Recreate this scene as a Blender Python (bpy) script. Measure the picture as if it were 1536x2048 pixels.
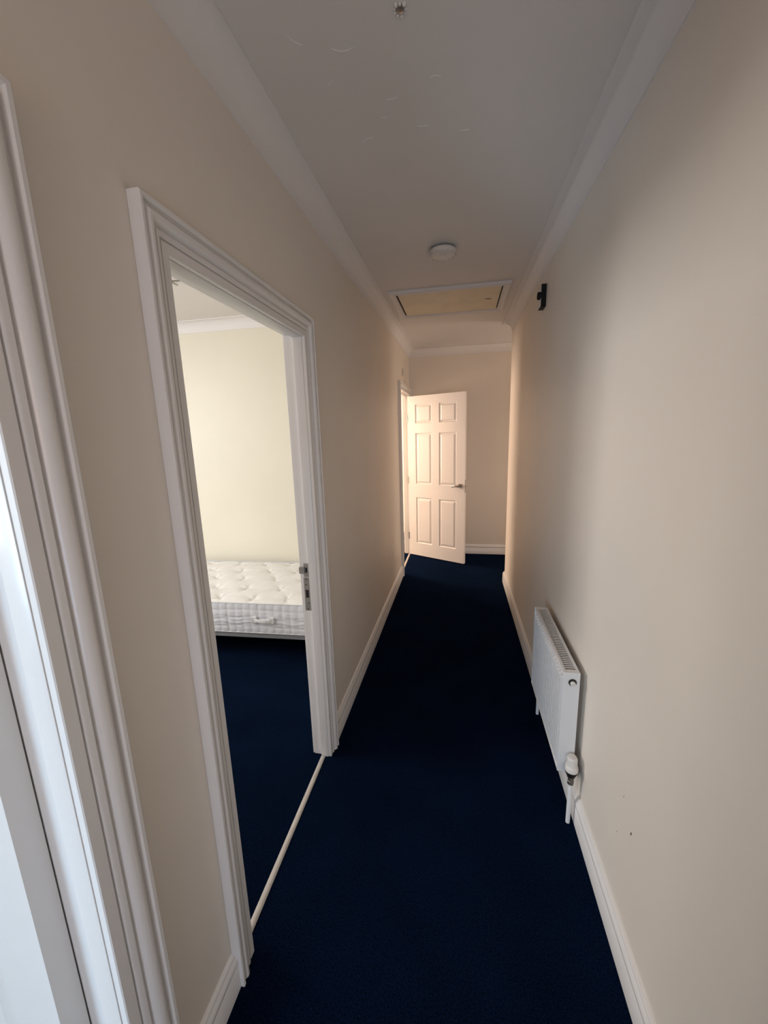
import bpy, bmesh, math, random
from mathutils import Vector, Matrix

random.seed(7)
for o in list(bpy.data.objects):
    bpy.data.objects.remove(o)
SC = bpy.context.scene
COL = SC.collection

# ------------------------------------------------------------------ camera
cam_data = bpy.data.cameras.new('camera')
cam_data.sensor_fit = 'HORIZONTAL'
cam_data.sensor_width = 36.0
cam_data.lens = 793.4 / 1536.0 * 36.0
cam_data.clip_start = 0.02
cam = bpy.data.objects.new('camera', cam_data)
COL.objects.link(cam)
cr = Vector((0.98180066, 0.18766354, -0.02915233))
cu = Vector((-0.00904223, 0.19952006, 0.97985202))
cf = Vector((-0.18969898, 0.96175576, -0.19758583))
M = Matrix((cr, cu, -cf)).transposed().to_4x4()
M.translation = Vector((0, 0, 1.5836))
cam.matrix_world = M
SC.camera = cam

# ------------------------------------------------------------------ world, lights, exposure
SC.view_settings.view_transform = 'Standard'
SC.view_settings.look = 'None'
SC.view_settings.gamma = 1.0
SC.view_settings.use_curve_mapping = False
SC.view_settings.exposure = 0.0
world = bpy.data.worlds.new('world')
SC.world = world
world.use_nodes = True
world.node_tree.nodes['Background'].inputs[0].default_value = (0.75, 0.86, 1.0, 1)
world.node_tree.nodes['Background'].inputs[1].default_value = 0.6


def area(name, loc, target, sx, sy, power, color, spread=180):
    l = bpy.data.lights.new(name, 'AREA')
    l.shape = 'RECTANGLE'
    l.size, l.size_y = sx, sy
    l.energy = power
    l.color = color
    l.spread = math.radians(spread)
    o = bpy.data.objects.new(name, l)
    COL.objects.link(o)
    o.location = loc
    d = Vector(target) - Vector(loc)
    o.rotation_euler = d.to_track_quat('-Z', 'Y').to_euler()
    return o


# daylight through the windows of the four rooms around the passage, plus an added fill
area('window_light_near_room', (-3.15, -2.0, 1.35), (-1.0, 0.0, 1.0), 0.3, 1.0, 25, (1.0, 0.97, 0.93))
area('window_light_near_room_back', (-2.05, -2.3, 0.9), (-1.3, 0.3, 0.45), 0.8, 0.9, 58, (0.52, 0.77, 1.0))
area('window_light_bedroom', (-3.6, 1.3, 1.75), (-1.7, 1.9, 0.6), 1.2, 1.2, 55, (1.0, 0.99, 1.0))
area('window_light_far_room', (-3.1, 3.75, 1.45), (-0.2, 4.7, 1.2), 0.9, 1.1, 28, (1.0, 0.78, 0.64))
area('fill_light_far_room_back', (-3.0, 5.45, 1.5), (0.4, 3.6, 1.3), 0.9, 1.1, 110, (1.0, 0.74, 0.57))  # added fill, sends warm light out through the far doorway onto the passage walls
area('window_light_passage_end', (2.3, 4.6, 0.95), (0.0, 4.8, 0.85), 0.7, 1.1, 13, (1.0, 0.82, 0.70))
# fill lights added behind the camera: cool low down, warmer from above
area('fill_light_passage_start_low', (-0.05, -1.95, 0.65), (-0.1, 0.0, 0.5), 0.8, 1.0, 13, (0.52, 0.72, 1.0))
area('fill_light_passage_start_high', (-0.05, -1.9, 1.75), (0.0, 1.2, 1.9), 0.8, 0.8, 7.5, (1.0, 0.72, 0.54))

# ------------------------------------------------------------------ materials


def new_mat(name, color, rough=0.5, metal=0.0, spec=0.5, bump=None, vary=None):
    """bump = [(scale, strength, distance), ...]; vary = (scale, amount)"""
    m = bpy.data.materials.new(name)
    m.use_nodes = True
    nt = m.node_tree
    b = nt.nodes['Principled BSDF']
    b.inputs['Base Color'].default_value = (*color, 1)
    b.inputs['Roughness'].default_value = rough
    b.inputs['Metallic'].default_value = metal
    b.inputs['Specular IOR Level'].default_value = spec
    tc = nt.nodes.new('ShaderNodeTexCoord')
    if vary:
        n = nt.nodes.new('ShaderNodeTexNoise')
        n.inputs['Scale'].default_value = vary[0]
        n.inputs['Detail'].default_value = 3
        nt.links.new(tc.outputs['Object'], n.inputs['Vector'])
        r = nt.nodes.new('ShaderNodeMapRange')
        r.inputs['From Min'].default_value = 0.3
        r.inputs['From Max'].default_value = 0.7
        r.inputs['To Min'].default_value = 1 - vary[1]
        r.inputs['To Max'].default_value = 1 + vary[1]
        nt.links.new(n.outputs['Fac'], r.inputs['Value'])
        mx = nt.nodes.new('ShaderNodeVectorMath')
        mx.operation = 'SCALE'
        mx.inputs[0].default_value = color
        nt.links.new(r.outputs['Result'], mx.inputs['Scale'])
        nt.links.new(mx.outputs['Vector'], b.inputs['Base Color'])
    prev = None
    for sc, st, di in (bump or []):
        n = nt.nodes.new('ShaderNodeTexNoise')
        n.inputs['Scale'].default_value = sc
        n.inputs['Detail'].default_value = 4
        nt.links.new(tc.outputs['Object'], n.inputs['Vector'])
        bp = nt.nodes.new('ShaderNodeBump')
        bp.inputs['Strength'].default_value = st
        bp.inputs['Distance'].default_value = di
        nt.links.new(n.outputs['Fac'], bp.inputs['Height'])
        if prev:
            nt.links.new(prev.outputs['Normal'], bp.inputs['Normal'])
        prev = bp
    if prev:
        nt.links.new(prev.outputs['Normal'], b.inputs['Normal'])
    return m


M_WALL = new_mat('cream_wall_paint', (0.83, 0.755, 0.665), 0.48, spec=0.45,
                 bump=[(3.0, 0.25, 0.02), (260.0, 0.12, 0.001)], vary=(1.4, 0.025))
M_BEDWALL = new_mat('bright_lit_cream_wall_paint', (0.80, 0.765, 0.64), 0.5, spec=0.4,
                    bump=[(3.0, 0.25, 0.02), (260.0, 0.12, 0.001)], vary=(1.4, 0.02))  # wall cream made yellower, the bedroom's bright light put into the colour
M_CEIL = new_mat('white_ceiling_paint', (0.78, 0.745, 0.71), 0.7, spec=0.3,
                 bump=[(2.5, 0.2, 0.015), (180.0, 0.15, 0.001)], vary=(2.0, 0.02))
M_COVE = new_mat('white_coving_paint', (0.82, 0.79, 0.765), 0.6, spec=0.3, bump=[(4.0, 0.1, 0.01)])
M_GLOSS = new_mat('white_gloss_trim', (0.85, 0.825, 0.80), 0.26, spec=0.5,
                  bump=[(9.0, 0.08, 0.01), (90.0, 0.06, 0.001)])
M_DOOR = new_mat('white_satin_door', (0.82, 0.78, 0.75), 0.35, spec=0.5, bump=[(140.0, 0.08, 0.001)])
M_CHROME = new_mat('polished_chrome', (0.48, 0.46, 0.44), 0.14, metal=1.0)
M_STEEL = new_mat('dull_steel', (0.42, 0.41, 0.39), 0.35, metal=0.9, vary=(60.0, 0.1))
M_STEELD = new_mat('dark_metal', (0.16, 0.15, 0.13), 0.4, metal=0.8)
M_DARK = new_mat('dark_recess', (0.02, 0.018, 0.016), 0.8)
M_BLACK = new_mat('black_plastic', (0.008, 0.007, 0.006), 0.6, spec=0.2)
M_RAD = new_mat('white_radiator_enamel', (0.77, 0.755, 0.745), 0.35, spec=0.5, bump=[(40.0, 0.04, 0.001)])
M_PLASTIC = new_mat('off_white_plastic', (0.74, 0.70, 0.65), 0.45)
M_HATCH = new_mat('yellowed_hatch_board', (0.75, 0.665, 0.50), 0.55, vary=(5.0, 0.06))
M_STRIP = new_mat('threshold_strip', (0.62, 0.58, 0.53), 0.35, metal=0.3, vary=(30.0, 0.08))
M_TICK = new_mat('mattress_ticking', (0.83, 0.82, 0.79), 0.85, spec=0.2,
                 bump=[(500.0, 0.2, 0.001), (14.0, 0.25, 0.01)], vary=(8.0, 0.03))
M_TICKSIDE = new_mat('mattress_border', (0.74, 0.76, 0.80), 0.8, spec=0.2,
                     bump=[(420.0, 0.25, 0.001)], vary=(25.0, 0.04))
M_PIPE = new_mat('mattress_piping', (0.56, 0.59, 0.62), 0.7, spec=0.2)
M_PIPEW = new_mat('mattress_piping_white', (0.86, 0.86, 0.86), 0.7, spec=0.2)
M_BED = new_mat('grey_bed_fabric', (0.22, 0.23, 0.24), 0.8, bump=[(300.0, 0.3, 0.001)])
M_MARK = new_mat('wall_scuff', (0.10, 0.08, 0.07), 0.8)

# navy carpet: short twisted pile with speckled fibre colour
M_CARPET = bpy.data.materials.new('navy_carpet')
M_CARPET.use_nodes = True
nt = M_CARPET.node_tree
b = nt.nodes['Principled BSDF']
tc = nt.nodes.new('ShaderNodeTexCoord')
n1 = nt.nodes.new('ShaderNodeTexNoise')
n1.inputs['Scale'].default_value = 190
n1.inputs['Detail'].default_value = 5
n1.inputs['Roughness'].default_value = 0.7
n2 = nt.nodes.new('ShaderNodeTexNoise')
n2.inputs['Scale'].default_value = 3.2
n2.inputs['Detail'].default_value = 4
vo = nt.nodes.new('ShaderNodeTexVoronoi')
vo.inputs['Scale'].default_value = 230
for n in (n1, n2, vo):
    nt.links.new(tc.outputs['Object'], n.inputs['Vector'])
rp = nt.nodes.new('ShaderNodeValToRGB')
rp.color_ramp.elements[0].position = 0.34
rp.color_ramp.elements[0].color = (0.0004, 0.0015, 0.0048, 1)
rp.color_ramp.elements[1].position = 0.72
rp.color_ramp.elements[1].color = (0.0045, 0.0145, 0.046, 1)
nt.links.new(n1.outputs['Fac'], rp.inputs['Fac'])
r2 = nt.nodes.new('ShaderNodeMapRange')
r2.inputs['From Min'].default_value = 0.3
r2.inputs['From Max'].default_value = 0.7
r2.inputs['To Min'].default_value = 0.8
r2.inputs['To Max'].default_value = 1.25
nt.links.new(n2.outputs['Fac'], r2.inputs['Value'])
vm = nt.nodes.new('ShaderNodeVectorMath')
vm.operation = 'SCALE'
nt.links.new(rp.outputs['Color'], vm.inputs[0])
nt.links.new(r2.outputs['Result'], vm.inputs['Scale'])
nt.links.new(vm.outputs['Vector'], b.inputs['Base Color'])
b.inputs['Roughness'].default_value = 1.0
b.inputs['Specular IOR Level'].default_value = 0.0
b.inputs['Sheen Weight'].default_value = 0.015
b.inputs['Sheen Roughness'].default_value = 0.6
b.inputs['Sheen Tint'].default_value = (0.45, 0.62, 1.0, 1)
bp = nt.nodes.new('ShaderNodeBump')
bp.inputs['Strength'].default_value = 0.9
bp.inputs['Distance'].default_value = 0.004
ad = nt.nodes.new('ShaderNodeMath')
ad.operation = 'ADD'
nt.links.new(n1.outputs['Fac'], ad.inputs[0])
nt.links.new(vo.outputs['Distance'], ad.inputs[1])
nt.links.new(ad.outputs['Value'], bp.inputs['Height'])
nt.links.new(bp.outputs['Normal'], b.inputs['Normal'])

# ------------------------------------------------------------------ mesh helpers


def obj(name, bm, mat, parent=None, smooth=None, mats=None):
    bmesh.ops.recalc_face_normals(bm, faces=bm.faces[:])
    me = bpy.data.meshes.new(name)
    bm.to_mesh(me)
    bm.free()
    for m_ in (mats or [mat]):
        me.materials.append(m_)
    if smooth:
        me.polygons.foreach_set('use_smooth', [True] * len(me.polygons))
        me.set_sharp_from_angle(angle=math.radians(smooth))
    o = bpy.data.objects.new(name, me)
    COL.objects.link(o)
    if parent is not None:
        o.parent = parent
    return o


def struct(name, bm, mat, label=None, parent=None, smooth=None, mats=None):
    o = obj(name, bm, mat, parent, smooth, mats)
    if parent is None:
        o['kind'] = 'structure'
        if label:
            o['label'] = label
    return o


def empty(name, loc=(0, 0, 0), rz=0.0):
    o = bpy.data.objects.new(name, None)
    o.empty_display_size = 0.1
    COL.objects.link(o)
    o.location = loc
    o.rotation_euler = (0, 0, rz)
    return o


def thing(name, label, cat, loc=(0, 0, 0), rz=0.0, group=None):
    o = empty(name, loc, rz)
    tag(o, label, cat, group)
    return o


def tag(o, label, cat, group=None):
    o['label'] = label
    o['category'] = cat
    if group:
        o['group'] = group
    return o


def box(bm, x0, x1, y0, y1, z0, z1, bevel=0.0):
    r = bmesh.ops.create_cube(bm, size=1.0)
    vs = r['verts']
    for v in vs:
        v.co = Vector(((x0 + x1) / 2 + v.co.x * (x1 - x0), (y0 + y1) / 2 + v.co.y * (y1 - y0),
                       (z0 + z1) / 2 + v.co.z * (z1 - z0)))
    if bevel:
        es = list({e for v in vs for e in v.link_edges})
        bmesh.ops.bevel(bm, geom=es, offset=bevel, segments=2, affect='EDGES', profile=0.6)


def sweep(bm, profile, path, mapper, caps=True):
    """Mitred sweep. profile [(offset to the left of the path, height)], path [(p,q)];
    mapper(p, q, h) -> Vector."""
    rings = []
    n = len(path)
    P = [Vector(p) for p in path]
    for i in range(n):
        d0 = (P[i] - P[i - 1]).normalized() if i > 0 else (P[1] - P[0]).normalized()
        d1 = (P[i + 1] - P[i]).normalized() if i < n - 1 else d0
        n0 = Vector((-d0.y, d0.x))
        n1_ = Vector((-d1.y, d1.x))
        mdir = (n0 + n1_)
        mdir = mdir / max(1e-6, (1 + n0.dot(n1_)))
        rings.append([bm.verts.new(mapper(P[i].x + mdir.x * o_, P[i].y + mdir.y * o_, h_)) for o_, h_ in profile])
    k = len(profile)
    for i in range(n - 1):
        for j in range(k - 1):
            bm.faces.new((rings[i][j], rings[i][j + 1], rings[i + 1][j + 1], rings[i + 1][j]))
    if caps:
        bm.faces.new(rings[0])
        bm.faces.new(list(reversed(rings[-1])))
    return rings


def lathe(bm, prof, center, axis='Z', seg=28, cap=True):
    """prof [(r, h)] along axis from center."""
    c = Vector(center)
    rings = []
    for r, h in prof:
        ring = []
        for s in range(seg):
            a_ = 2 * math.pi * s / seg
            x, y = r * math.cos(a_), r * math.sin(a_)
            if axis == 'Z':
                v = Vector((x, y, h))
            elif axis == 'Y':
                v = Vector((x, h, y))
            else:
                v = Vector((h, x, y))
            ring.append(bm.verts.new(c + v))
        rings.append(ring)
    for i in range(len(rings) - 1):
        for s in range(seg):
            t = (s + 1) % seg
            bm.faces.new((rings[i][s], rings[i][t], rings[i + 1][t], rings[i + 1][s]))
    if cap:
        bm.faces.new(rings[0])
        bm.faces.new(list(reversed(rings[-1])))


def tube(bm, pts, r, seg=10):
    pts = [Vector(p) for p in pts]
    rings = []
    for i, p in enumerate(pts):
        if i == 0:
            d = pts[1] - pts[0]
        elif i == len(pts) - 1:
            d = pts[-1] - pts[-2]
        else:
            d = pts[i + 1] - pts[i - 1]
        q = d.to_track_quat('Z', 'Y')
        rings.append([bm.verts.new(p + q @ Vector((r * math.cos(2 * math.pi * s / seg), r * math.sin(2 * math.pi * s / seg), 0)))
                      for s in range(seg)])
    for i in range(len(rings) - 1):
        for s in range(seg):
            t = (s + 1) % seg
            bm.faces.new((rings[i][s], rings[i][t], rings[i + 1][t], rings[i + 1][s]))
    bm.faces.new(rings[0])
    bm.faces.new(list(reversed(rings[-1])))


# ------------------------------------------------------------------ dimensions
XL = -0.638            # passage face of the left wall
XLR = -0.713           # room face of the left wall
XLR1 = -0.727          # the same beside the near room, where the wall is thicker
H = 2.547              # ceiling
YE = 5.085             # end wall
YC = 4.09              # where the right wall ends and the passage turns right


def xr(y):             # passage face of the right wall, leaning in slightly with distance
    return 0.486 - 0.0095 * (y - 0.9)


YB = -2.1              # wall behind the camera
D1 = (-0.315, 0.445, 1.970)     # near door opening: y0, y1, head
D2 = (0.852, 1.612, 1.968)      # bedroom door opening
D3 = (4.245, 5.005, 2.003)      # far door opening
XW = -4.15             # outer wall of the side rooms
XE = 2.45              # end of the side passage

# ------------------------------------------------------------------ floor and ceiling
bm = bmesh.new()
box(bm, XW - 0.2, XE + 0.2, YB - 0.2, 6.4, -0.1, 0.0)
struct('floor', bm, M_CARPET, 'navy blue short pile carpet running down the passage and into the rooms')
bm = bmesh.new()
box(bm, XW - 0.2, XE + 0.2, YB - 0.2, 6.4, H, H + 0.1)
ceiling = struct('ceiling', bm, M_CEIL, 'plain off-white plastered ceiling over the passage')

# ------------------------------------------------------------------ walls
L = 0.022  # lining thickness hidden behind the architrave
bm = bmesh.new()
segs = [(YB, D1[0] - L), (D1[1] + L, D2[0] - L), (D2[1] + L, D3[0] - L), (D3[1] + L, YE)]
for y0, y1 in segs[1:]:
    box(bm, XLR, XL, y0, y1, 0, H)
box(bm, XLR1, XL, *segs[0], 0, H)
box(bm, XLR1, XLR, D1[1] + L, 0.60, 0, H)
box(bm, XLR1, XLR, D1[0] - L, D1[1] + L, D1[2] + L, H)
for d in (D1, D2, D3):
    box(bm, XLR, XL, d[0] - L, d[1] + L, d[2] + L, H)
struct('wall_left', bm, M_WALL, 'cream painted left wall of the passage with three doorways')

bm = bmesh.new()
vs = []
for x, y in ((xr(YB), YB), (xr(YC), YC), (xr(YC) + 0.1, YC), (xr(YB) + 0.1, YB)):
    vs.append((bm.verts.new((x, y, 0)), bm.verts.new((x, y, H))))
for i in range(4):
    a_, b_ = vs[i], vs[(i + 1) % 4]
    bm.faces.new((a_[0], b_[0], b_[1], a_[1]))
bm.faces.new([v[0] for v in vs])
bm.faces.new([v[1] for v in vs])
# return of the wall into the side passage
box(bm, xr(YC) + 0.1, XE, YC - 0.1, YC, 0, H)
struct('wall_right', bm, M_WALL, 'long cream painted right wall of the passage')

bm = bmesh.new()
box(bm, XLR, XE, YE, YE + 0.1, 0, H)
struct('wall_end', bm, M_WALL, 'cream wall closing the far end of the passage')
bm = bmesh.new()
box(bm, XE, XE + 0.1, YC - 0.1, YE + 0.1, 0, H)
struct('wall_side_passage', bm, M_WALL, 'cream wall at the end of the side passage')
bm = bmesh.new()
box(bm, XLR, xr(YB) + 0.1, YB - 0.1, YB, 0, H)
struct('wall_behind', bm, M_WALL, 'cream wall behind the camera')
# side rooms
bm = bmesh.new()
box(bm, XW, XLR, 3.28, 3.38, 0, H)
struct('wall_bedroom_far', bm, M_BEDWALL, 'pale cream bedroom wall behind the mattress')
bm = bmesh.new()
box(bm, XW, XLR, 0.60, 0.70, 0, H)
struct('wall_bedroom_near', bm, M_WALL, 'cream partition between near room and bedroom')
bm = bmesh.new()
box(bm, XW - 0.1, XW, YB - 0.1, 6.2, 0, H)
struct('wall_outer', bm, M_WALL, 'cream outer wall of the side rooms')
bm = bmesh.new()
box(bm, XW, XLR, YB - 0.1 - 0.4, YB - 0.4, 0, H)
box(bm, XLR - 0.05, XLR, YB - 0.45, YB, 0, H)
struct('wall_near_room', bm, M_WALL, 'cream side wall of the near room')
bm = bmesh.new()
box(bm, XW, XLR, 6.1, 6.2, 0, H)
box(bm, XLR, XLR + 0.075, YE + 0.1, 6.2, 0, H)
struct('wall_far_room', bm, M_WALL, 'cream far wall of the room at the end')

# ------------------------------------------------------------------ coving
cw = 0.083
COVE = [(0, -cw), (0.005, -cw)]
for i in range(0, 11):
    t = math.pi / 2 * i / 10
    # concave quarter: centre away from the corner
    ox = 0.006 + (cw - 0.012) * (1 - math.cos(t))
    oz = -(cw - 0.006) + (cw - 0.012) * math.sin(t)
    COVE.append((ox, oz))
COVE += [(cw, -0.006), (cw, 0), (0, 0)]


def cove(name, path, label):
    bm_ = bmesh.new()
    sweep(bm_, COVE, path, lambda p, q, h: Vector((p, q, H + h - 0.0004)))
    return struct(name, bm_, M_COVE, label, smooth=28)


# interior lies to the LEFT of each path
cove('trim_1', [(xr(YB), YB), (xr(YC), YC), (XE, YC)], 'white concave coving along the top of the right wall')
cove('trim_2', [(XE, YE), (XL, YE), (XL, YB)], 'white concave coving along the left and end walls of the passage')
cove('trim_3', [(XLR, 0.70), (XLR, 3.28), (XW, 3.28), (XW, 0.70)], 'white coving around the top of the bedroom')

# ------------------------------------------------------------------ skirting boards
SK = [(0, 0), (0.018, 0), (0.018, 0.080), (0.0155, 0.083), (0.0155, 0.087), (0.018, 0.090), (0.018, 0.097),
      (0.0165, 0.103), (0.0125, 0.109), (0.010, 0.1125), (0.010, 0.1155), (0.0085, 0.119), (0.004, 0.1235), (0, 0.125)]


def skirt(name, path, label):
    bm_ = bmesh.new()
    sweep(bm_, SK, path, lambda p, q, h: Vector((p, q, h + 0.0003)))
    return struct(name, bm_, M_GLOSS, label, smooth=40)


skirt('baseboard_right', [(xr(YB), YB), (xr(YC), YC), (XE, YC)], 'white gloss moulded skirting board along the right wall')
skirt('baseboard_left', [(XL, D3[0] - 0.068), (XL, D2[1] + 0.082)],
      'white gloss skirting board on the left wall between bedroom door and far door')
skirt('baseboard_left.001', [(XL, D2[0] - 0.082), (XL, D1[1] + 0.108)],
      'short white skirting piece between the near doorway and the bedroom doorway')
skirt('baseboard_end', [(XE, YE), (XL + 0.03, YE)], 'white skirting board along the end wall behind the open door')
skirt('baseboard_bedroom', [(XLR, D2[1] + 0.1), (XLR, 3.28), (XW, 3.28)],
      'white skirting board along the bedroom wall behind the bed')

# ------------------------------------------------------------------ doorways: lining, stop, architrave
ARCH = [(0, 0), (0, 0.013), (0.002, 0.015), (0.024, 0.015), (0.0245, 0.009), (0.0285, 0.009), (0.029, 0.016),
        (0.033, 0.0185), (0.041, 0.0185), (0.0425, 0.012), (0.0475, 0.012), (0.049, 0.019), (0.054, 0.025),
        (0.061, 0.029), (0.068, 0.029), (0.074, 0.025), (0.078, 0.018), (0.082, 0.018), (0.083, 0.027),
        (0.086, 0.030), (0.093, 0.030), (0.095, 0.028), (0.095, 0)]


def doorway(name, d, label, corridor_side_leaf=False, aw=0.095, XLR=XLR):
    y0, y1, zh = d
    root = empty(name, (XL, (y0 + y1) / 2, 0))
    root['kind'] = 'structure'
    root['label'] = label
    ox, oy = XL, (y0 + y1) / 2
    s = aw / 0.095
    bm_ = bmesh.new()
    prof = [(-(o_ * s), h_ * 0.96) for o_, h_ in ARCH]
    g = 0.004 if corridor_side_leaf is False else 0.014
    sweep(bm_, prof, [(y1 + g, 0.0004), (y1 + g, zh + g), (y0 - g, zh + g), (y0 - g, 0.0004)],
          lambda p, q, h: Vector((h + 0.0003, p - oy, q)))
    obj('architrave', bm_, M_GLOSS, root, smooth=35)
    # room side architrave, set back clear of the rebate
    gr = g if corridor_side_leaf else 0.016
    bm_ = bmesh.new()
    sweep(bm_, prof, [(y1 + gr, 0.0004), (y1 + gr, zh + gr), (y0 - gr, zh + gr), (y0 - gr, 0.0004)],
          lambda p, q, h: Vector((XLR - ox - h * 0.7 - 0.0003, p - oy, q)))
    obj('architrave', bm_, M_GLOSS, root, smooth=35)
    # lining: rebated, stop nearest the passage (or nearest the room when the leaf shuts on the passage side)
    bm_ = bmesh.new()
    st = 0.012
    if corridor_side_leaf:
        xa, xb, xc = XLR - ox, -0.040, 0.0      # stop from xa to xb, rebate xb..xc
        ln = [(0, xa), (0, xb), (-st, xb), (-st, xc)]
        back = [(-st - L + 0.002, xc), (-st - L + 0.002, xa)]
    else:
        xa, xb, xc = XLR - ox, -0.036, 0.0
        ln = [(-st, xa), (-st, xb), (0, xb), (0, -0.006), (-0.002, xc)]
        back = [(-L, xc), (-L, xa)]
    pr = [(p_, h_) for p_, h_ in ln + back]
    sweep(bm_, pr + [pr[0]], [(y1, 0.0004), (y1, zh), (y0, zh), (y0, 0.0004)],
          lambda p, q, h: Vector((h, p - oy, q)), caps=False)
    obj('door_lining', bm_, M_GLOSS, root, smooth=30)
    return root


DW, DT = 0.757, 0.035


def leaf_mesh_parts(w, hgt, parent, z0=0.012, DT=DT):
    """six panel leaf, hinge edge at local x=0, running +x, thickness y in [-DT, 0]"""
    sty, mul = 0.108, 0.100
    pw = (w - 2 * sty - mul) / 2
    k = hgt / 1.98
    rows = [(0.165 * k, 0.755 * k), (0.925 * k, 1.545 * k), (1.66 * k, 1.882 * k)]
    xs = [(sty, sty + pw), (sty + pw + mul, w - sty)]
    bm_ = bmesh.new()
    gx = sorted({0, w, *[v for p in xs for v in p]})
    gz = sorted({0, hgt, *[v for p in rows for v in p]})
    grid = {}
    for side, yy in ((0, 0.0), (1, -DT)):
        for i, x in enumerate(gx):
            for j, z in enumerate(gz):
                grid[side, i, j] = bm_.verts.new((x, yy, z + z0))
    hole = lambda i, j: any(abs(gx[i] - a_) < 1e-6 for a_, _ in xs) and any(abs(gz[j] - a_) < 1e-6 for a_, _ in rows)
    for side in (0, 1):
        for i in range(len(gx) - 1):
            for j in range(len(gz) - 1):
                if hole(i, j):
                    continue
                bm_.faces.new((grid[side, i, j], grid[side, i + 1, j], grid[side, i + 1, j + 1], grid[side, i, j + 1]))
    nx, nz = len(gx) - 1, len(gz) - 1
    for i in range(nx):
        for j in (0, nz):
            bm_.faces.new((grid[0, i, j], grid[0, i + 1, j], grid[1, i + 1, j], grid[1, i, j]))
    for j in range(nz):
        for i in (0, nx):
            bm_.faces.new((grid[0, i, j], grid[0, i, j + 1], grid[1, i, j + 1], grid[1, i, j]))
    leaf = obj('door_leaf', bm_, M_DOOR, parent)
    for (x0, x1) in xs:
        for (za, zb) in rows:
            bm_ = bmesh.new()
            for yy, sg in ((0.0, -1), (-DT, 1)):
                prev = None
                for ins, dep in ((0, 0), (0.004, 0.005), (0.008, 0.009), (0.013, 0.010), (0.016, 0.009), (0.032, 0.0025), (0.034, 0.0015)):
                    ring = [bm_.verts.new((a_, yy + sg * dep, z0 + c_)) for a_, c_ in
                            ((x0 + ins, za + ins), (x1 - ins, za + ins), (x1 - ins, zb - ins), (x0 + ins, zb - ins))]
                    if prev:
                        for q in range(4):
                            bm_.faces.new((prev[q], prev[(q + 1) % 4], ring[(q + 1) % 4], ring[q]))
                    prev = ring
                bm_.faces.new(prev)
            obj('door_panel', bm_, M_DOOR, leaf)
    return leaf


def add_handle(leaf, w, z, mat=M_CHROME):
    bm_ = bmesh.new()
    for sg, y in ((1, 0.0), (-1, -DT)):
        cx = w - 0.055
        lathe(bm_, [(0.028, 0), (0.028, sg * 0.005), (0.024, sg * 0.010), (0.010, sg * 0.010), (0.0095, sg * 0.040), (0.012, sg * 0.044),
                    (0.012, sg * 0.050)], (cx, y, z), 'Y', 24)
        pts = [(cx, y + sg * 0.045, z), (cx - 0.025, y + sg * 0.048, z + 0.003), (cx - 0.055, y + sg * 0.048, z + 0.001),
               (cx - 0.080, y + sg * 0.042, z - 0.003), (cx - 0.092, y + sg * 0.032, z - 0.004)]
        tube(bm_, pts, 0.0125, 10)
    obj('door_handle', bm_, mat, leaf, smooth=40)
    bm_ = bmesh.new()
    box(bm_, w - 0.0005, w + 0.0012, -DT + 0.006, -0.006, z - 0.075, z + 0.075)
    box(bm_, w + 0.0012, w + 0.010, -DT + 0.011, -0.012, z - 0.009, z + 0.009, 0.002)
    obj('latch', bm_, M_STEEL, leaf)


def add_hinges(leaf, zs, y=0.0):
    for z in zs:
        bm_ = bmesh.new()
        lathe(bm_, [(0.006, -0.045), (0.006, 0.045)], (-0.006, y, z), 'Z', 12)
        box(bm_, -0.0008, 0.0, -0.03, 0.0, z - 0.045, z + 0.045)
        obj('hinge', bm_, M_STEEL, leaf, smooth=40)


def strip(root, d, xoff):
    y0, y1, _ = d
    bm_ = bmesh.new()
    oy = (y0 + y1) / 2
    x = xoff - XL
    sweep(bm_, [(-0.011, 0.0005), (-0.011, 0.002), (-0.008, 0.0045), (-0.003, 0.0055), (0.003, 0.0055), (0.008, 0.0045), (0.011, 0.002), (0.011, 0.0005)],
          [(y0 + 0.004, x), (y1 - 0.002, x)], lambda p, q, h: Vector((q, p - oy, h)))
    return obj('threshold_strip', bm_, M_STRIP, root, smooth=40)


door_1 = doorway('door_1', D1, 'nearest doorway at the left edge with open white door and moulded frame', XLR=XLR1)
lf = leaf_mesh_parts(DW, 1.948, door_1, DT=0.045)
lf.location = (XLR1 - 0.0015 - XL, D1[1] + 0.008 - (D1[0] + D1[1]) / 2, 0)
lf.rotation_euler = (0, 0, math.radians(180))
# rotated 180: leaf runs -x, thickness towards +y; shift so that it opens flat against the jamb line
lf.location.y = D1[1] + 0.010 - 0.045 - (D1[0] + D1[1]) / 2
add_handle(lf, DW, 0.98)
add_hinges(lf, (0.22, 1.76), 0.0)
strip(door_1, D1, XL - 0.026)

door_2 = doorway('door_2', D2, 'bedroom doorway in the left wall with white moulded architrave and strike plates', aw=0.084)
lf = leaf_mesh_parts(DW, 1.948, door_2)
lf.rotation_euler = (0, 0, math.radians(180))
lf.location = (XLR - 0.007 - XL, D2[0] - 0.010 - (D2[0] + D2[1]) / 2, 0)
add_handle(lf, DW, 0.98)
add_hinges(lf, (0.25, 1.0, 1.72), 0.0)
strip(door_2, D2, XL - 0.026)
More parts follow.
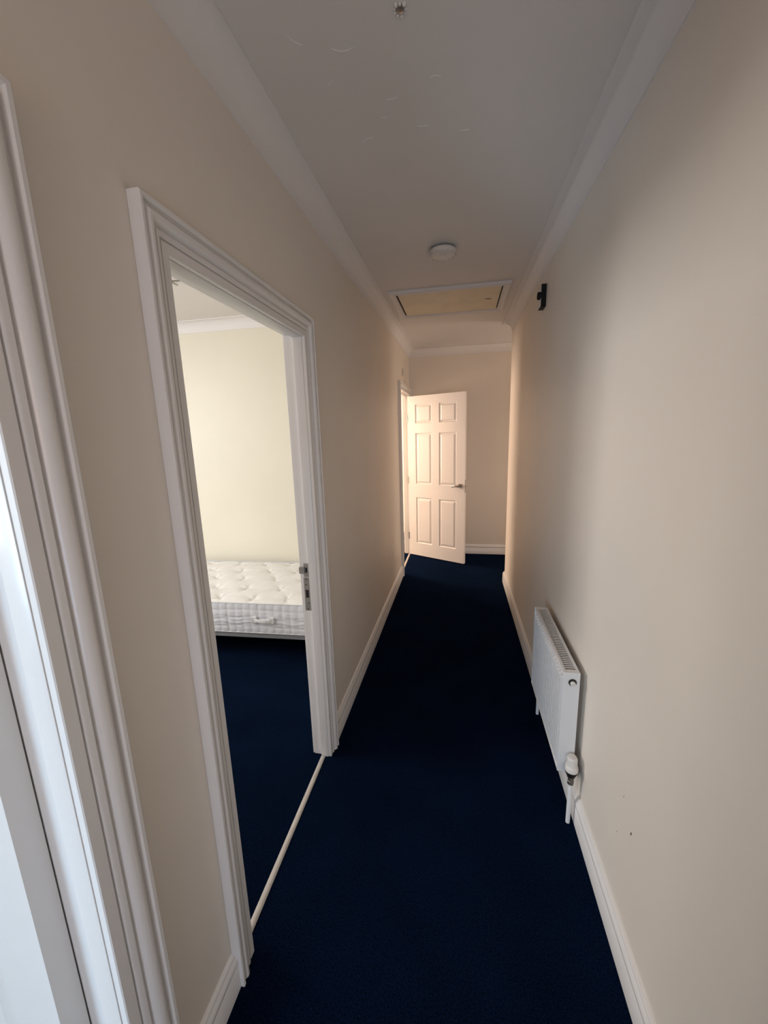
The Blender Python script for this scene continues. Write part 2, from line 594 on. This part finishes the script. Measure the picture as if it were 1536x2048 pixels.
# strike plates on the far jamb of the bedroom doorway (jamb faces -y)
yj = D2[1] + 0.012 - (D2[0] + D2[1]) / 2
bm = bmesh.new()
x0, x1 = -0.706 - XL, -0.679 - XL
box(bm, x0 + 0.004, x1, yj - 0.0018, yj, 0.943, 1.008, 0.0006)
box(bm, x0 - 0.016, x0 + 0.008, yj - 0.010, yj - 0.0005, 0.960, 0.992, 0.002)
o = obj('latch_strike', bm, M_STEEL, door_2)
bm = bmesh.new()
box(bm, x0 + 0.012, x1 - 0.006, yj - 0.0026, yj - 0.0012, 0.964, 0.988)
obj('latch_slot', bm, M_DARK, o)
bm = bmesh.new()
box(bm, x0, x1, yj - 0.0018, yj, 0.778, 0.940, 0.0006)
o = obj('lock_strike', bm, M_STEEL, door_2)
bm = bmesh.new()
box(bm, x0 + 0.006, x1 - 0.006, yj - 0.0026, yj - 0.0012, 0.842, 0.880)
obj('bolt_slot', bm, M_DARK, o)
for zz, xx in ((0.932, 0.5), (0.905, 0.35), (0.815, 0.65), (0.786, 0.5)):
    bm = bmesh.new()
    lathe(bm, [(0.0032, 0), (0.0030, -0.0012), (0.001, -0.0008)], (x0 + (x1 - x0) * xx, yj - 0.0016, zz), 'Y', 10)
    obj('screw', bm, M_DARK, o)

door_3 = doorway('door_3', D3, 'far doorway on the left with a white six panel door opened into the passage', True, 0.075)
hx, hy = -0.632, 4.992
ang = math.atan2(4.640 - hy, 0.066 - hx)
lf = leaf_mesh_parts(0.772, 1.983, door_3)
lf.location = (hx - XL, hy - (D3[0] + D3[1]) / 2, 0)
lf.rotation_euler = (0, 0, ang)
add_handle(lf, 0.772, 0.945)
add_hinges(lf, (0.26, 0.98, 1.74), -DT)
strip(door_3, D3, XL - 0.018)

# ------------------------------------------------------------------ loft hatch
hx0, hx1, hy0, hy1 = -0.520, 0.322, 2.990, 3.640
hatch = thing('loft_hatch', 'rectangular loft hatch with yellowed board and white timber frame in the ceiling', 'hatch',
              ((hx0 + hx1) / 2, (hy0 + hy1) / 2, H))
ox, oy = (hx0 + hx1) / 2, (hy0 + hy1) / 2
bm = bmesh.new()
prof = [(0, 0), (0, -0.014), (0.004, -0.018), (0.012, -0.018), (0.016, -0.013), (0.034, -0.012), (0.038, -0.017), (0.046, -0.017), (0.048, -0.013), (0.048, 0)]
path = [(hx0, hy0), (hx1, hy0), (hx1, hy1), (hx0, hy1)]
for i in range(4):
    # four mitred lengths of moulding
    a_, b_ = Vector(path[i]), Vector(path[(i + 1) % 4])
    d = (b_ - a_).normalized()
    nrm = Vector((-d.y, d.x))
    r0 = [bm.verts.new((a_.x + d.x * o_ + nrm.x * o_ - ox, a_.y + d.y * o_ + nrm.y * o_ - oy, h_ - 0.0004)) for o_, h_ in prof]
    r1 = [bm.verts.new((b_.x - d.x * o_ + nrm.x * o_ - ox, b_.y - d.y * o_ + nrm.y * o_ - oy, h_ - 0.0004)) for o_, h_ in prof]
    for j in range(len(prof) - 1):
        bm.faces.new((r0[j], r0[j + 1], r1[j + 1], r1[j]))
    bm.faces.new(r0)
    bm.faces.new(list(reversed(r1)))
obj('hatch_frame', bm, M_COVE, hatch, smooth=30)
bm = bmesh.new()
box(bm, hx0 + 0.062 - ox, hx1 - 0.058 - ox, hy0 + 0.052 - oy, hy1 - 0.050 - oy, -0.010, -0.002, 0.001)
o = obj('hatch_board', bm, M_HATCH, hatch)
o['label'] = 'yellowed plain hatch board'
bm = bmesh.new()
box(bm, hx0 + 0.048 - ox, hx1 - 0.048 - ox, hy0 + 0.048 - oy, hy1 - 0.048 - oy, -0.002, -0.0006)
obj('shadow_gap', bm, M_DARK, hatch)
bm = bmesh.new()
tube(bm, [(0.262, -0.02, -0.013), (0.275, -0.01, -0.015), (0.305, 0.0, -0.013)], 0.003, 8)
obj('hatch_catch', bm, M_STEEL, hatch, smooth=40)

# ------------------------------------------------------------------ smoke alarm
sm = thing('smoke_alarm', 'round white smoke alarm on the passage ceiling in front of the loft hatch', 'smoke alarm', (-0.108, 2.405, H))
bm = bmesh.new()
lathe(bm, [(0.066, -0.0005), (0.066, -0.010), (0.062, -0.012)], (0, 0, 0), 'Z', 40)
obj('base', bm, M_BED, sm, smooth=40)['label'] = 'darker mounting base ring'
bm = bmesh.new()
lathe(bm, [(0.070, -0.011), (0.073, -0.016), (0.072, -0.026), (0.062, -0.036), (0.046, -0.040), (0.030, -0.042), (0.020, -0.044), (0.0, -0.045)],
      (0, 0, 0), 'Z', 40, cap=False)
obj('cover', bm, M_PLASTIC, sm, smooth=45)
for k_ in range(14):
    a_ = 2 * math.pi * k_ / 14
    bm = bmesh.new()
    box(bm, -0.0015, 0.0015, -0.008, 0.008, -0.001, 0.001)
    bmesh.ops.rotate(bm, verts=bm.verts, cent=(0, 0, 0), matrix=Matrix.Rotation(-math.radians(34), 3, 'X'))
    bmesh.ops.translate(bm, verts=bm.verts, vec=(0, 0.0665, -0.032))
    bmesh.ops.rotate(bm, verts=bm.verts, cent=(0, 0, 0), matrix=Matrix.Rotation(a_, 3, 'Z'))
    obj('vent_slot', bm, M_STRIP, sm)
bm = bmesh.new()
lathe(bm, [(0.013, -0.0425), (0.013, -0.0475), (0.010, -0.0485)], (0.0, -0.018, 0), 'Z', 20)
obj('test_button', bm, M_COVE, sm, smooth=40)

# ------------------------------------------------------------------ small control on the right wall
ty, tz = 2.64, 2.322
tx = xr(ty)
th = thing('wall_thermostat', 'small white and black wall control with a round knob high on the right wall', 'thermostat', (tx, ty, tz))
bm = bmesh.new()
box(bm, -0.028, -0.0005, -0.042, 0.042, -0.058, 0.062, 0.003)
obj('back_box', bm, M_BLACK, th)
bm = bmesh.new()
box(bm, -0.0295, -0.027, -0.036, 0.040, -0.054, 0.056, 0.001)
obj('front_plate', bm, M_PLASTIC, th)
bm = bmesh.new()
lathe(bm, [(0.021, -0.028), (0.021, -0.043), (0.017, -0.046)], (0, -0.020, 0.005), 'X', 24)
obj('knob', bm, M_BLACK, th, smooth=40)

# small sensor on the left wall above the far door
bm = bmesh.new()
box(bm, 0.0004, 0.018, -0.022, 0.022, -0.038, 0.038, 0.003)
o = obj('alarm_contact', bm, M_PLASTIC)
o.location = (XL, 4.50, 2.215)
tag(o, 'tiny white plastic box on the left wall above the far doorway', 'sensor')

# ------------------------------------------------------------------ ceiling marks
cf_ = thing('ceiling_fixing', 'small dark plugged screw hole with flaked plaster in the near ceiling', 'fixing', (-0.150, 1.128, H))
bm = bmesh.new()
lathe(bm, [(0.011, -0.0004), (0.010, -0.003), (0.006, -0.004)], (0, 0, 0), 'Z', 14)
obj('plug', bm, M_STEEL, cf_, smooth=40)
bm = bmesh.new()
for k_ in range(9):
    a_ = 2 * math.pi * k_ / 9
    r_ = 0.014 + random.uniform(-0.002, 0.004)
    c_ = Vector((r_ * math.cos(a_), r_ * math.sin(a_), -0.002))
    bmesh.ops.create_icosphere(bm, subdivisions=1, radius=random.uniform(0.003, 0.0055), matrix=Matrix.Translation(c_))
o = obj('plaster_flakes', bm, M_CEIL, cf_, smooth=60)
for (x, y, ln_, a_, cv) in ((-0.306, 1.189, 0.055, 0.15, 0.010), (-0.319, 1.522, 0.045, -0.35, -0.006), (-0.21, 1.37, 0.035, 0.0, 0.006),
                            (-0.08, 1.33, 0.03, 0.1, -0.006), (-0.13, 1.50, 0.035, 0.15, 0.004), (-0.42, 1.14, 0.05, 0.9, 0.004),
                            (-0.36, 1.27, 0.045, -0.8, 0.004), (0.0, 1.55, 0.03, 0.1, 0.002), (-0.24, 1.43, 0.03, -0.4, 0.01)):
    bm = bmesh.new()
    pts = []
    for k_ in range(9):
        t = k_ / 8 - 0.5
        px, py = t * ln_, cv * (1 - 4 * t * t)
        pts.append((px * math.cos(a_) - py * math.sin(a_), px * math.sin(a_) + py * math.cos(a_), -0.0004))
    tube(bm, pts, 0.0011, 6)
    o = obj('plaster_ridge', bm, M_COVE, ceiling, smooth=60)
    o.location = (x, y, H)

# wall scuffs on the right wall
for y, z, l_, w_ in ((1.036, 0.441, 0.017, 0.0028), (1.10, 0.50, 0.007, 0.0014), (1.12, 0.35, 0.004, 0.0015)):
    bm = bmesh.new()
    bmesh.ops.create_icosphere(bm, subdivisions=2, radius=1.0)
    for v in bm.verts:
        v.co = Vector((v.co.x * 0.0006, v.co.y * w_, v.co.z * l_ / 2 * (1 + 0.2 * math.sin(9 * v.co.y))))
    o = obj('scuff_mark', bm, M_MARK, bpy.data.objects['wall_right'])
    o.location = (xr(y), y, z)
    o.rotation_euler = (0.35, 0, 0)

# ------------------------------------------------------------------ radiator
RY0, RY1 = 1.478, 2.060
RZ0, RZ1 = 0.215, 0.655
RXB = 0.456            # back face
RT = 0.062             # thickness
rad = thing('radiator', 'white ribbed panel radiator hung low on the right wall of the passage', 'radiator', (RXB, RY0, 0))
rad.rotation_euler = (0, 0, 0.0095)
LR = RY1 - RY0
xf = -RT
# front panel: pressed vertical ribs
bm = bmesh.new()
nr = 20
m0 = 0.014
cols = []
pitch = (LR - 2 * m0) / nr
ys = [0.0, m0]
xs_ = [xf, xf]
for i in range(nr):
    for t, dx in ((0.17, 0.0), (0.26, 0.0130), (0.74, 0.0130), (0.83, 0.0)):
        ys.append(m0 + (i + t) * pitch)
        xs_.append(xf + dx)
ys += [LR - m0, LR]
xs_ += [xf, xf]
zs = [RZ0, RZ0 + 0.012, RZ0 + 0.026, RZ1 - 0.040, RZ1 - 0.030, RZ1 - 0.010, RZ1]
grid = []
for j, z in enumerate(zs):
    flat = j in (0, 1, 4, 5, 6)
    row = []
    for y, x in zip(ys, xs_):
        xx = (xf + 0.010 if j in (1, 4) else xf + 0.0005) if flat else xf + 0.0130 - x + xf - 0.002
        if j == 6:
            xx = xf + 0.004
        row.append(bm.verts.new((xx, y, z)))
    grid.append(row)
for j in range(len(zs) - 1):
    for i in range(len(ys) - 1):
        bm.faces.new((grid[j][i], grid[j][i + 1], grid[j + 1][i + 1], grid[j + 1][i]))
for i in range(len(ys) - 1):   # rolled-in top and bottom edges
    for j, z in ((0, zs[0]), (6, zs[6])):
        a_, b_ = grid[j][i], grid[j][i + 1]
        c_, d_ = bm.verts.new((xf + 0.014, a_.co.y, z)), bm.verts.new((xf + 0.014, b_.co.y, z))
        bm.faces.new((a_, b_, d_, c_))
obj('front_panel', bm, M_RAD, rad, smooth=25)
bm = bmesh.new()
box(bm, -0.006, 0.0, 0.004, LR - 0.004, RZ0 + 0.006, RZ1 - 0.012)
obj('back_panel', bm, M_RAD, rad)
# convector fins, seen through the grille
bm = bmesh.new()
for i in range(28):
    y = 0.02 + i * (LR - 0.04) / 27
    box(bm, xf + 0.026, -0.008, y - 0.0006, y + 0.0006, RZ0 + 0.03, RZ1 - 0.10)
o = obj('convector_fins', bm, M_STEELD, rad)  # fins coloured dark so the grille gaps look shaded
# end covers
for k_, y in ((0, 0.0), (1, LR)):
    bm = bmesh.new()
    if k_ == 0:
        box(bm, xf, 0.0, -0.003, 0.003, RZ0 - 0.002, RZ1 + 0.002, 0.0015)
    else:
        box(bm, xf, 0.0, LR - 0.003, LR + 0.003, RZ0 - 0.002, RZ1 + 0.002, 0.0015)
    obj('side_cover', bm, M_RAD, rad)
# top grille: two rails and cross slats
bm = bmesh.new()
box(bm, xf + 0.003, xf + 0.012, 0.003, LR - 0.003, RZ1 - 0.002, RZ1 + 0.0025, 0.0008)
box(bm, -0.009, -0.0005, 0.003, LR - 0.003, RZ1 - 0.002, RZ1 + 0.0025, 0.0008)
box(bm, xf + 0.012, -0.009, 0.003, 0.022, RZ1 - 0.001, RZ1 + 0.0015)
box(bm, xf + 0.012, -0.009, LR - 0.022, LR - 0.003, RZ1 - 0.001, RZ1 + 0.0015)
grille = obj('top_grille', bm, M_RAD, rad)
bm = bmesh.new()
box(bm, xf + 0.012, -0.009, -0.0038, 0.0038, -0.0005, 0.0005)
slat = obj('grille_slat', bm, M_RAD, grille)
NS = 38
s_pitch = (LR - 0.044) / NS
for i in range(NS):
    s_ = slat if i == 0 else slat.copy()
    if i:
        COL.objects.link(s_)
        s_.parent = grille
    s_.location = (0, 0.022 + (i + 0.9) * s_pitch, RZ1)
# plug on the near end
bm = bmesh.new()
pcx, pz = -0.027, RZ1 - 0.038
lathe(bm, [(0.0150, -0.0032), (0.0150, -0.0048), (0.0135, -0.0052)], (pcx, 0, pz), 'Y', 28)
o = obj('end_plug', bm, M_DARK, rad, smooth=40)
o['label'] = 'dark round plug opening'
bm = bmesh.new()
lathe(bm, [(0.0095, -0.004), (0.0095, -0.011), (0.0080, -0.013), (0.004, -0.013), (0.0035, -0.010), (0.0, -0.010)], (pcx + 0.001, 0, pz - 0.003), 'Y', 24, cap=False)
obj('bleed_valve', bm, M_PLASTIC, o, smooth=40)
# wall brackets
for y in (0.10, LR - 0.10):
    bm = bmesh.new()
    box(bm, 0.0, 0.0215, y - 0.02, y + 0.02, RZ0 + 0.05, RZ1 - 0.05)
    obj('bracket', bm, M_RAD, rad)

# thermostatic valve at the near end, lockshield at the far end
vx, vy = -0.016, -0.030
val = bmesh.new()
lathe(val, [(0.0125, 0.186), (0.0125, 0.200), (0.0110, 0.202), (0.0110, 0.214), (0.0150, 0.217), (0.0150, 0.226)], (vx, vy, 0), 'Z', 6)
tube(val, [(vx, vy, 0.212), (vx - 0.002, -0.003, 0.245)], 0.009, 12)
o = obj('valve_body', val, M_STEELD, rad, smooth=30)
bm = bmesh.new()
lathe(bm, [(0.0145, 0.222), (0.0225, 0.240), (0.0245, 0.250)], (vx, vy, 0), 'Z', 28)
obj('valve_collar', bm, M_BLACK, o, smooth=40)
bm = bmesh.new()
lathe(bm, [(0.0235, 0.247), (0.0245, 0.250), (0.0245, 0.266), (0.0225, 0.270), (0.0200, 0.273), (0.0185, 0.305), (0.0160, 0.311), (0.0, 0.313)],
      (vx, vy, 0), 'Z', 32, cap=False)
for k_ in range(16):
    a_ = 2 * math.pi * k_ / 16
    c_ = Vector((vx + 0.0190 * math.cos(a_), vy + 0.0190 * math.sin(a_), 0.290))
    bmesh.ops.create_cube(bm, size=1.0, matrix=Matrix.Translation(c_) @ Matrix.Rotation(a_, 4, 'Z') @ Matrix.Diagonal((0.0022, 0.0028, 0.026, 1)))
o = obj('valve_head', bm, M_PLASTIC, rad, smooth=35)
bm = bmesh.new()
lathe(bm, [(0.0082, 0.0005), (0.0082, 0.190)], (vx, vy, 0), 'Z', 16)
obj('pipe', bm, M_RAD, rad, smooth=40)
bm = bmesh.new()
lathe(bm, [(0.0082, 0.0005), (0.0082, 0.215), (0.012, 0.218), (0.012, 0.245), (0.008, 0.25)], (vx, LR + 0.028, 0), 'Z', 16)
tube(bm, [(vx, LR + 0.028, 0.235), (vx, LR + 0.002, 0.235)], 0.008, 12)
obj('pipe', bm, M_RAD, rad, smooth=40)

# ------------------------------------------------------------------ bed base and mattress
MA = math.radians(2.4)
MX, MY = -1.72, 2.783    # centre
ML, MD = 1.90, 0.875
MZ0, MZ1 = 0.213, 0.452
bed = thing('bed_base', 'low grey bed base under the white mattress in the bedroom', 'bed', (MX, MY, 0), MA)
bm = bmesh.new()
for (x0, x1, y0, y1) in ((-ML / 2, ML / 2, -MD / 2, -MD / 2 + 0.03), (-ML / 2, ML / 2, MD / 2 - 0.03, MD / 2),
                         (-ML / 2, -ML / 2 + 0.03, -MD / 2, MD / 2), (ML / 2 - 0.03, ML / 2, -MD / 2, MD / 2)):
    box(bm, x0, x1, y0, y1, MZ0 - 0.032, MZ0 - 0.001, 0.003)
obj('side_rail', bm, M_BED, bed)
bm = bmesh.new()
box(bm, -ML / 2 + 0.03, ML / 2 - 0.03, -0.45 * MD / 0.9 + 0.03, -MD / 2 + 0.11, MZ0 - 0.015, MZ0 - 0.001)
slat = obj('bed_slat', bm, M_BED, bed)
for i in range(1, 7):
    s_ = slat.copy()
    COL.objects.link(s_)
    s_.parent = bed
    s_.location = (0, i * 0.125, 0)
for sx in (-1, 1):
    for sy in (-1, 1):
        bm = bmesh.new()
        lathe(bm, [(0.02, 0.0005), (0.026, MZ0 - 0.03)], (sx * (ML / 2 - 0.12), sy * (MD / 2 - 0.14), 0), 'Z', 14)
        obj('leg', bm, M_BLACK, bed, smooth=40)

mat_ = thing('mattress', 'white tufted single mattress with quilted border and carry handle, on the bed base', 'mattress', (MX, MY, MZ0), MA)
TH = MZ1 - MZ0
tufts = []
for i in range(-4, 5):
    for j in range(-2, 3):
        xx = i * 0.25 + (0.125 if j % 2 else 0)
        yy = j * 0.185
        if abs(xx) < ML / 2 - 0.07:
            tufts.append((xx + random.uniform(-.014, .014), yy + random.uniform(-.014, .014)))


def top_h(x, y):
    e = min(ML / 2 - abs(x), MD / 2 - abs(y))
    h = 0.016 * (1 - math.exp(-e / 0.03))
    for tx_, ty_ in tufts:
        d2 = (x - tx_) ** 2 + (y - ty_) ** 2
        if d2 < 0.03:
            r_ = math.sqrt(d2)
            a_ = math.atan2(y - ty_, x - tx_)
            h -= 0.026 * math.exp(-r_ / 0.040) * (1 + 0.35 * math.cos(4 * a_ + tx_ * 40 + ty_ * 25))
    h += 0.002 * math.sin(x * 23 + 3 * y) * math.sin(y * 19 - x * 4)
    return h


bm = bmesh.new()
NX, NY = 210, 100
g = []
for j in range(NY + 1):
    row = []
    for i in range(NX + 1):
        x, y = -ML / 2 + ML * i / NX, -MD / 2 + MD * j / NY
        row.append(bm.verts.new((x, y, TH - 0.012 + top_h(x, y))))
    g.append(row)
for j in range(NY):
    for i in range(NX):
        bm.faces.new((g[j][i], g[j][i + 1], g[j + 1][i + 1], g[j + 1][i]))
obj('mattress_top', bm, M_TICK, mat_, smooth=60)


def border(length):
    """quilted border patch; returns list of rows of (s, z, out)"""
    rows = []
    ns, nz = int(length / 0.0075), 34
    for j in range(nz + 1):
        z = 0.012 + (TH - 0.026) * j / nz
        row = []
        for i in range(ns + 1):
            s = length * i / ns
            q = abs(math.sin(math.pi * s / 0.058)) ** 0.30
            zz = z / TH
            rowf = abs(math.sin(math.pi * (zz * 4.0 + 0.12 * math.sin(s * 9) * math.sin(math.pi * zz)))) ** 0.28
            wr = 0.0013 * math.sin(z * 230 + 1.5 * math.sin(s * 30)) * math.exp(-((zz - 0.42) / 0.2) ** 2)
            out = 0.002 + 0.0065 * q * rowf + wr + 0.008 * math.sin(math.pi * zz)
            row.append((s, z, out))
        rows.append(row)
    return rows


bm = bmesh.new()
for (ox_, oy_, dx, dy, ln_) in ((-ML / 2, -MD / 2, 1, 0, ML), (ML / 2, -MD / 2, 0, 1, MD), (ML / 2, MD / 2, -1, 0, ML), (-ML / 2, MD / 2, 0, -1, MD)):
    rows = border(ln_)
    vr = [[bm.verts.new((ox_ + dx * s + dy * o_, oy_ + dy * s - dx * o_, z)) for s, z, o_ in row] for row in rows]
    for j in range(len(vr) - 1):
        for i in range(len(vr[0]) - 1):
            bm.faces.new((vr[j][i], vr[j][i + 1], vr[j + 1][i + 1], vr[j + 1][i]))
obj('quilted_border', bm, M_TICKSIDE, mat_, smooth=60)
bm = bmesh.new()
box(bm, -ML / 2 + 0.004, ML / 2 - 0.004, -MD / 2 + 0.004, MD / 2 - 0.004, 0.0015, 0.012)
obj('underside', bm, M_TICKSIDE, mat_)
for z, m_, lab in ((TH - 0.013, M_PIPE, 'grey-blue piping cord'), (0.009, M_PIPEW, 'white lower piping cord')):
    bm = bmesh.new()
    r_ = 0.03
    pts = []
    for cx_, cy_, a0 in ((ML / 2 - r_, MD / 2 - r_, 0), (-ML / 2 + r_, MD / 2 - r_, 90), (-ML / 2 + r_, -MD / 2 + r_, 180), (ML / 2 - r_, -MD / 2 + r_, 270)):
        for q in range(5):
            a_ = math.radians(a0 + q * 22.5)
            pts.append((cx_ + (r_ + 0.004) * math.cos(a_), cy_ + (r_ + 0.004) * math.sin(a_), z))
    pts.append(pts[0])
    tube(bm, pts, 0.0052, 8)
    obj('piping', bm, m_, mat_, smooth=60)['label'] = lab
# tuft buttons
bm = bmesh.new()
bmesh.ops.create_uvsphere(bm, u_segments=10, v_segments=6, radius=0.007, matrix=Matrix.Diagonal((1, 1, 0.45, 1)))
tb = obj('tuft', bm, M_TICK, mat_, smooth=60)
for i, (x, y) in enumerate(tufts):
    t_ = tb if i == 0 else tb.copy()
    if i:
        COL.objects.link(t_)
        t_.parent = mat_
    t_.location = (x, y, TH - 0.012 + top_h(x, y) + 0.001)
# carry handle with stitched patches
HXc, HZc = 0.36, 0.115
bm = bmesh.new()
nseg = 14
pf = -MD / 2 - 0.019
ringa = []
for k_ in range(nseg + 1):
    t = k_ / nseg
    x = HXc - 0.062 + 0.124 * t
    sag = 0.008 * math.sin(math.pi * t)
    y = pf - 0.003 - 0.010 * math.sin(math.pi * t)
    ringa.append([bm.verts.new((x, y + dy_, HZc + dz_ - sag * 0.4)) for dy_, dz_ in ((0, -0.010), (-0.004, -0.009), (-0.0045, 0.0), (-0.004, 0.009), (0, 0.010))])
for k_ in range(nseg):
    for q in range(4):
        bm.faces.new((ringa[k_][q], ringa[k_][q + 1], ringa[k_ + 1][q + 1], ringa[k_ + 1][q]))
    bm.faces.new((ringa[k_][4], ringa[k_][0], ringa[k_ + 1][0], ringa[k_ + 1][4]))
hd = obj('carry_handle', bm, M_PIPEW, mat_, smooth=50)
for sx in (-1, 1):
    bm = bmesh.new()
    cx_ = HXc + sx * 0.064
    box(bm, cx_ - 0.018, cx_ + 0.018, pf - 0.0055, pf + 0.003, HZc - 0.022, HZc + 0.022, 0.001)
    p_ = obj('handle_patch', bm, M_PIPEW, hd)
    bm = bmesh.new()
    yy = pf - 0.0062
    for pts in ([(-.015, -.016), (.015, -.016), (.015, .016), (-.015, .016), (-.015, -.016)], [(-.015, -.016), (.015, .016)], [(-.015, .016), (.015, -.016)]):
        tube(bm, [(cx_ + a_, yy, HZc + b_) for a_, b_ in pts], 0.0009, 5)
    obj('stitching', bm, M_PIPE, hd)

# ------------------------------------------------------------------ bedroom ceiling light (bar with lamp holders)
cl = thing('ceiling_light', 'slim metal bar ceiling light partly seen at the top of the bedroom doorway', 'ceiling light', (-1.85, 2.27, H))
bm = bmesh.new()
lathe(bm, [(0.05, -0.0005), (0.05, -0.018), (0.044, -0.024)], (0, 0, 0), 'Z', 28)
obj('mounting_plate', bm, M_STEEL, cl, smooth=40)
bm = bmesh.new()
tube(bm, [(0, 0, -0.02), (0, -0.065, -0.062)], 0.008, 10)
tube(bm, [(-0.22, -0.11, -0.07), (0.19, -0.025, -0.07)], 0.014, 12)
obj('bar', bm, M_STEEL, cl, smooth=40)
for x, y in ((-0.2, -0.106), (0.185, -0.026)):
    bm = bmesh.new()
    tube(bm, [(x, y, -0.07), (x + 0.02, y + 0.012, -0.084), (x + 0.035, y + 0.016, -0.090)], 0.005, 8)
    tube(bm, [(x, y, -0.07), (x + 0.025, y + 0.02, -0.066), (x + 0.045, y + 0.03, -0.062)], 0.005, 8)
    obj('lamp_holder', bm, M_STEEL, cl, smooth=40)
